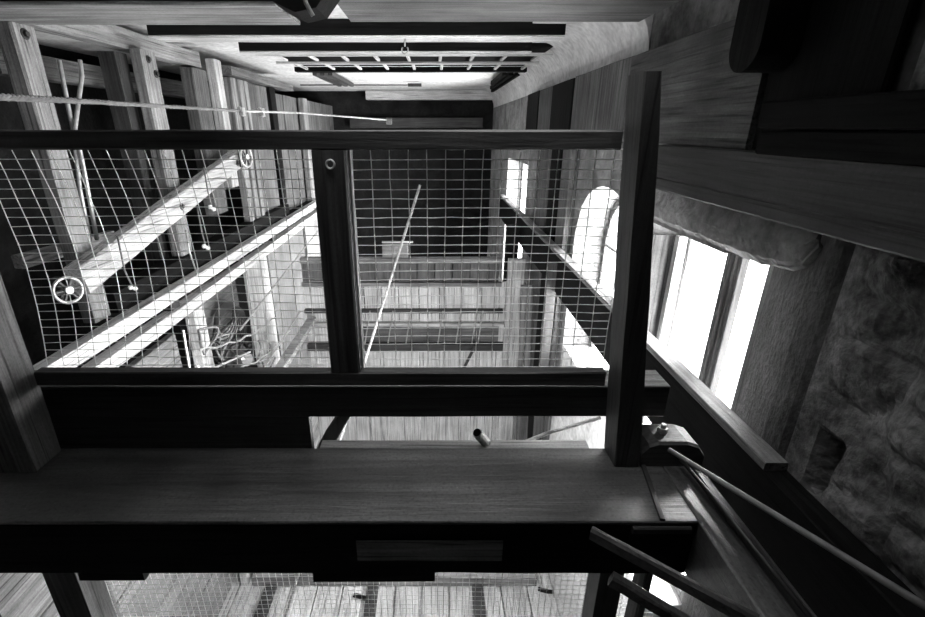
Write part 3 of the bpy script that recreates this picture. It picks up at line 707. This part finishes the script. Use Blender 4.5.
# floor battens on the lower floor
for k, (px, w_, lab) in enumerate(((268, .05, 'dark batten on the lower floor, left one of three'), (372, .05, 'dark batten on the lower floor, middle one of three'), (478, .05, 'dark batten on the lower floor, right one of three'))):
    c = at(px, 590, Z=ZF + .08); one('floor_batten', W['darky'], lab, 'batten', (c.x - w_, c.x + w_, 1.4, 3.08, ZF + .004, ZF + .06))
one('floor_sleeper', W['greyx'], 'grey beam lying across the lower floor behind the battens', 'beam', (-1.7, 0.95, 3.1, 3.22, ZF + .004, ZF + .12))
for k, (px, py, lab) in enumerate(((545, 591, 'dark scrap of wood on the lower floor at the right'), (360, 597, 'dark scrap of wood on the lower floor near the middle batten'))):
    c = at(px, py, Z=ZF + .02); bm = nb(); bar(bm, c + Vector((-.06, .02, 0)), c + Vector((.06, -.02, .01)), .035, .02, n=4, jit=.006); link('wood_scrap', bm, W['blackx'], None, lab, 'scrap')

# ------------------------------------------------------------------ light: overcast daylight through the openings, plus added fill lights inside
w = bpy.data.worlds.new('sky'); S.world = w; w.use_nodes = True
w.node_tree.nodes['Background'].inputs['Color'].default_value = (1, 1, 1, 1)
w.node_tree.nodes['Background'].inputs['Strength'].default_value = 5.0
def area(name, loc, rot, sx, sy, e, portal=False, spread=math.pi):
    l = bpy.data.lights.new(name, 'AREA'); l.shape = 'RECTANGLE'; l.size = sx; l.size_y = sy; l.energy = e; l.spread = spread
    o = bpy.data.objects.new(name, l); COL.objects.link(o); o.location = Vector(loc) + Vector((0, 0, H)); o.rotation_euler = rot
    if portal: l.cycles.is_portal = True
    return o
for n, (g0, g1, f0, f1, head, rise) in enumerate(WINS):
    ym, zm, hh, ww = (g0+g1)/2, (head+SILL)/2, head - SILL, g1 - g0
    area('daylight_portal', (1.45, ym, zm), (0, math.radians(90), 0), hh, ww, 1, True)
    area('daylight', (1.6, ym, zm), (0, math.radians(90), 0), hh, ww, (150, 120, 230)[n])
    area('ground_bounce', (2.0, ym, zm - 0.5), (0, math.radians(125), 0), hh, ww, (120, 170, 420)[n])
area('landing_fill', (0.1, 1.15, 0.6), (0, 0, 0), 1.0, 0.2, 3.5, spread=math.radians(75))  # unseen fill light added above the big beam to lighten its top
d = Vector((0.68, 1.12, -1.0)) - Vector((2.29, 3.02, 0.144))
area('sky_light', (2.29, 3.02, 0.144), d.to_track_quat('-Z', 'Y').to_euler(), 0.4, 0.4, 260)
area('lower_storey_fill', (0.0, 1.6, -1.9), (math.radians(85), 0, 0), 1.2, 0.4, 75)  # unseen fill light added behind the big beam to brighten the partition
area('lower_floor_fill', (0.2, 3.2, -2.9), (0, 0, 0), 0.5, 0.5, 3)  # unseen fill light added to brighten the lower floor

cam = bpy.data.cameras.new('camera'); co = bpy.data.objects.new('camera', cam); COL.objects.link(co)
co.location = (0, 0, H); co.rotation_euler = (math.radians(90) - PITCH, 0, 0)
cam.sensor_width = 36.0; cam.lens = 36.0 * FPX / 925; cam.shift_x = (462.5 - CX) / 925; cam.clip_start = 0.02
S.camera = co
S.view_settings.view_transform = 'Standard'; S.view_settings.look = 'None'
S.view_settings.gamma = 1.0; S.view_settings.use_curve_mapping = False; S.view_settings.exposure = 0.0
S.cycles.max_bounces = 8; S.cycles.diffuse_bounces = 5; S.cycles.use_denoising = True
GROUPS = {'frame_post': 'posts of the left timber frame', 'upright_board': 'narrow upright boards on the left wall', 'ceiling_beam': 'beams across the ceiling',
          'track_rail': 'stacked long rails on the left', 'pulley_wheel': 'pulley wheels on the left frame', 'insulator': 'white insulators on the left frame', 'conduit': 'conduit pipes on the left frame',
          'wall_stud': 'black studs on the upper right wall', 'plank_panel': 'boards on the upper right wall', 'wall_pilaster': 'upright posts on the right wall', 'lower_post': 'posts under the big beam',
          'guard_post': 'posts of the mesh guard', 'floor_batten': 'battens on the lower floor', 'loose_cable': 'loose cables around the hand winch', 'stair_handrail': 'stair rails at the lower right',
          'packing_block': 'blocks under the big beam', 'lower_mesh_guard': 'mesh panels under the big beam', 'lower_board': 'boards of the lower left wall', 'rail_spacer': 'spacers between the long rails',
          'leaning_board': 'boards under the ledge rail', 'end_rail': 'rails on the far wall', 'wood_scrap': 'scraps on the lower floor', 'iron_rod': 'rods by the trimmer beam', 'wall_timber': 'timbers on the near stone wall',
          'corner_post': 'uprights at the partition end', 'lower_rail': 'rails low on the left', 'ceiling_track': 'rails on the ceiling'}
for o in COL.objects:
    k = o.name.split('.')[0]
    if o.parent is None and k in GROUPS: o['group'] = GROUPS[k]
    if '_o' in o: del o['_o']
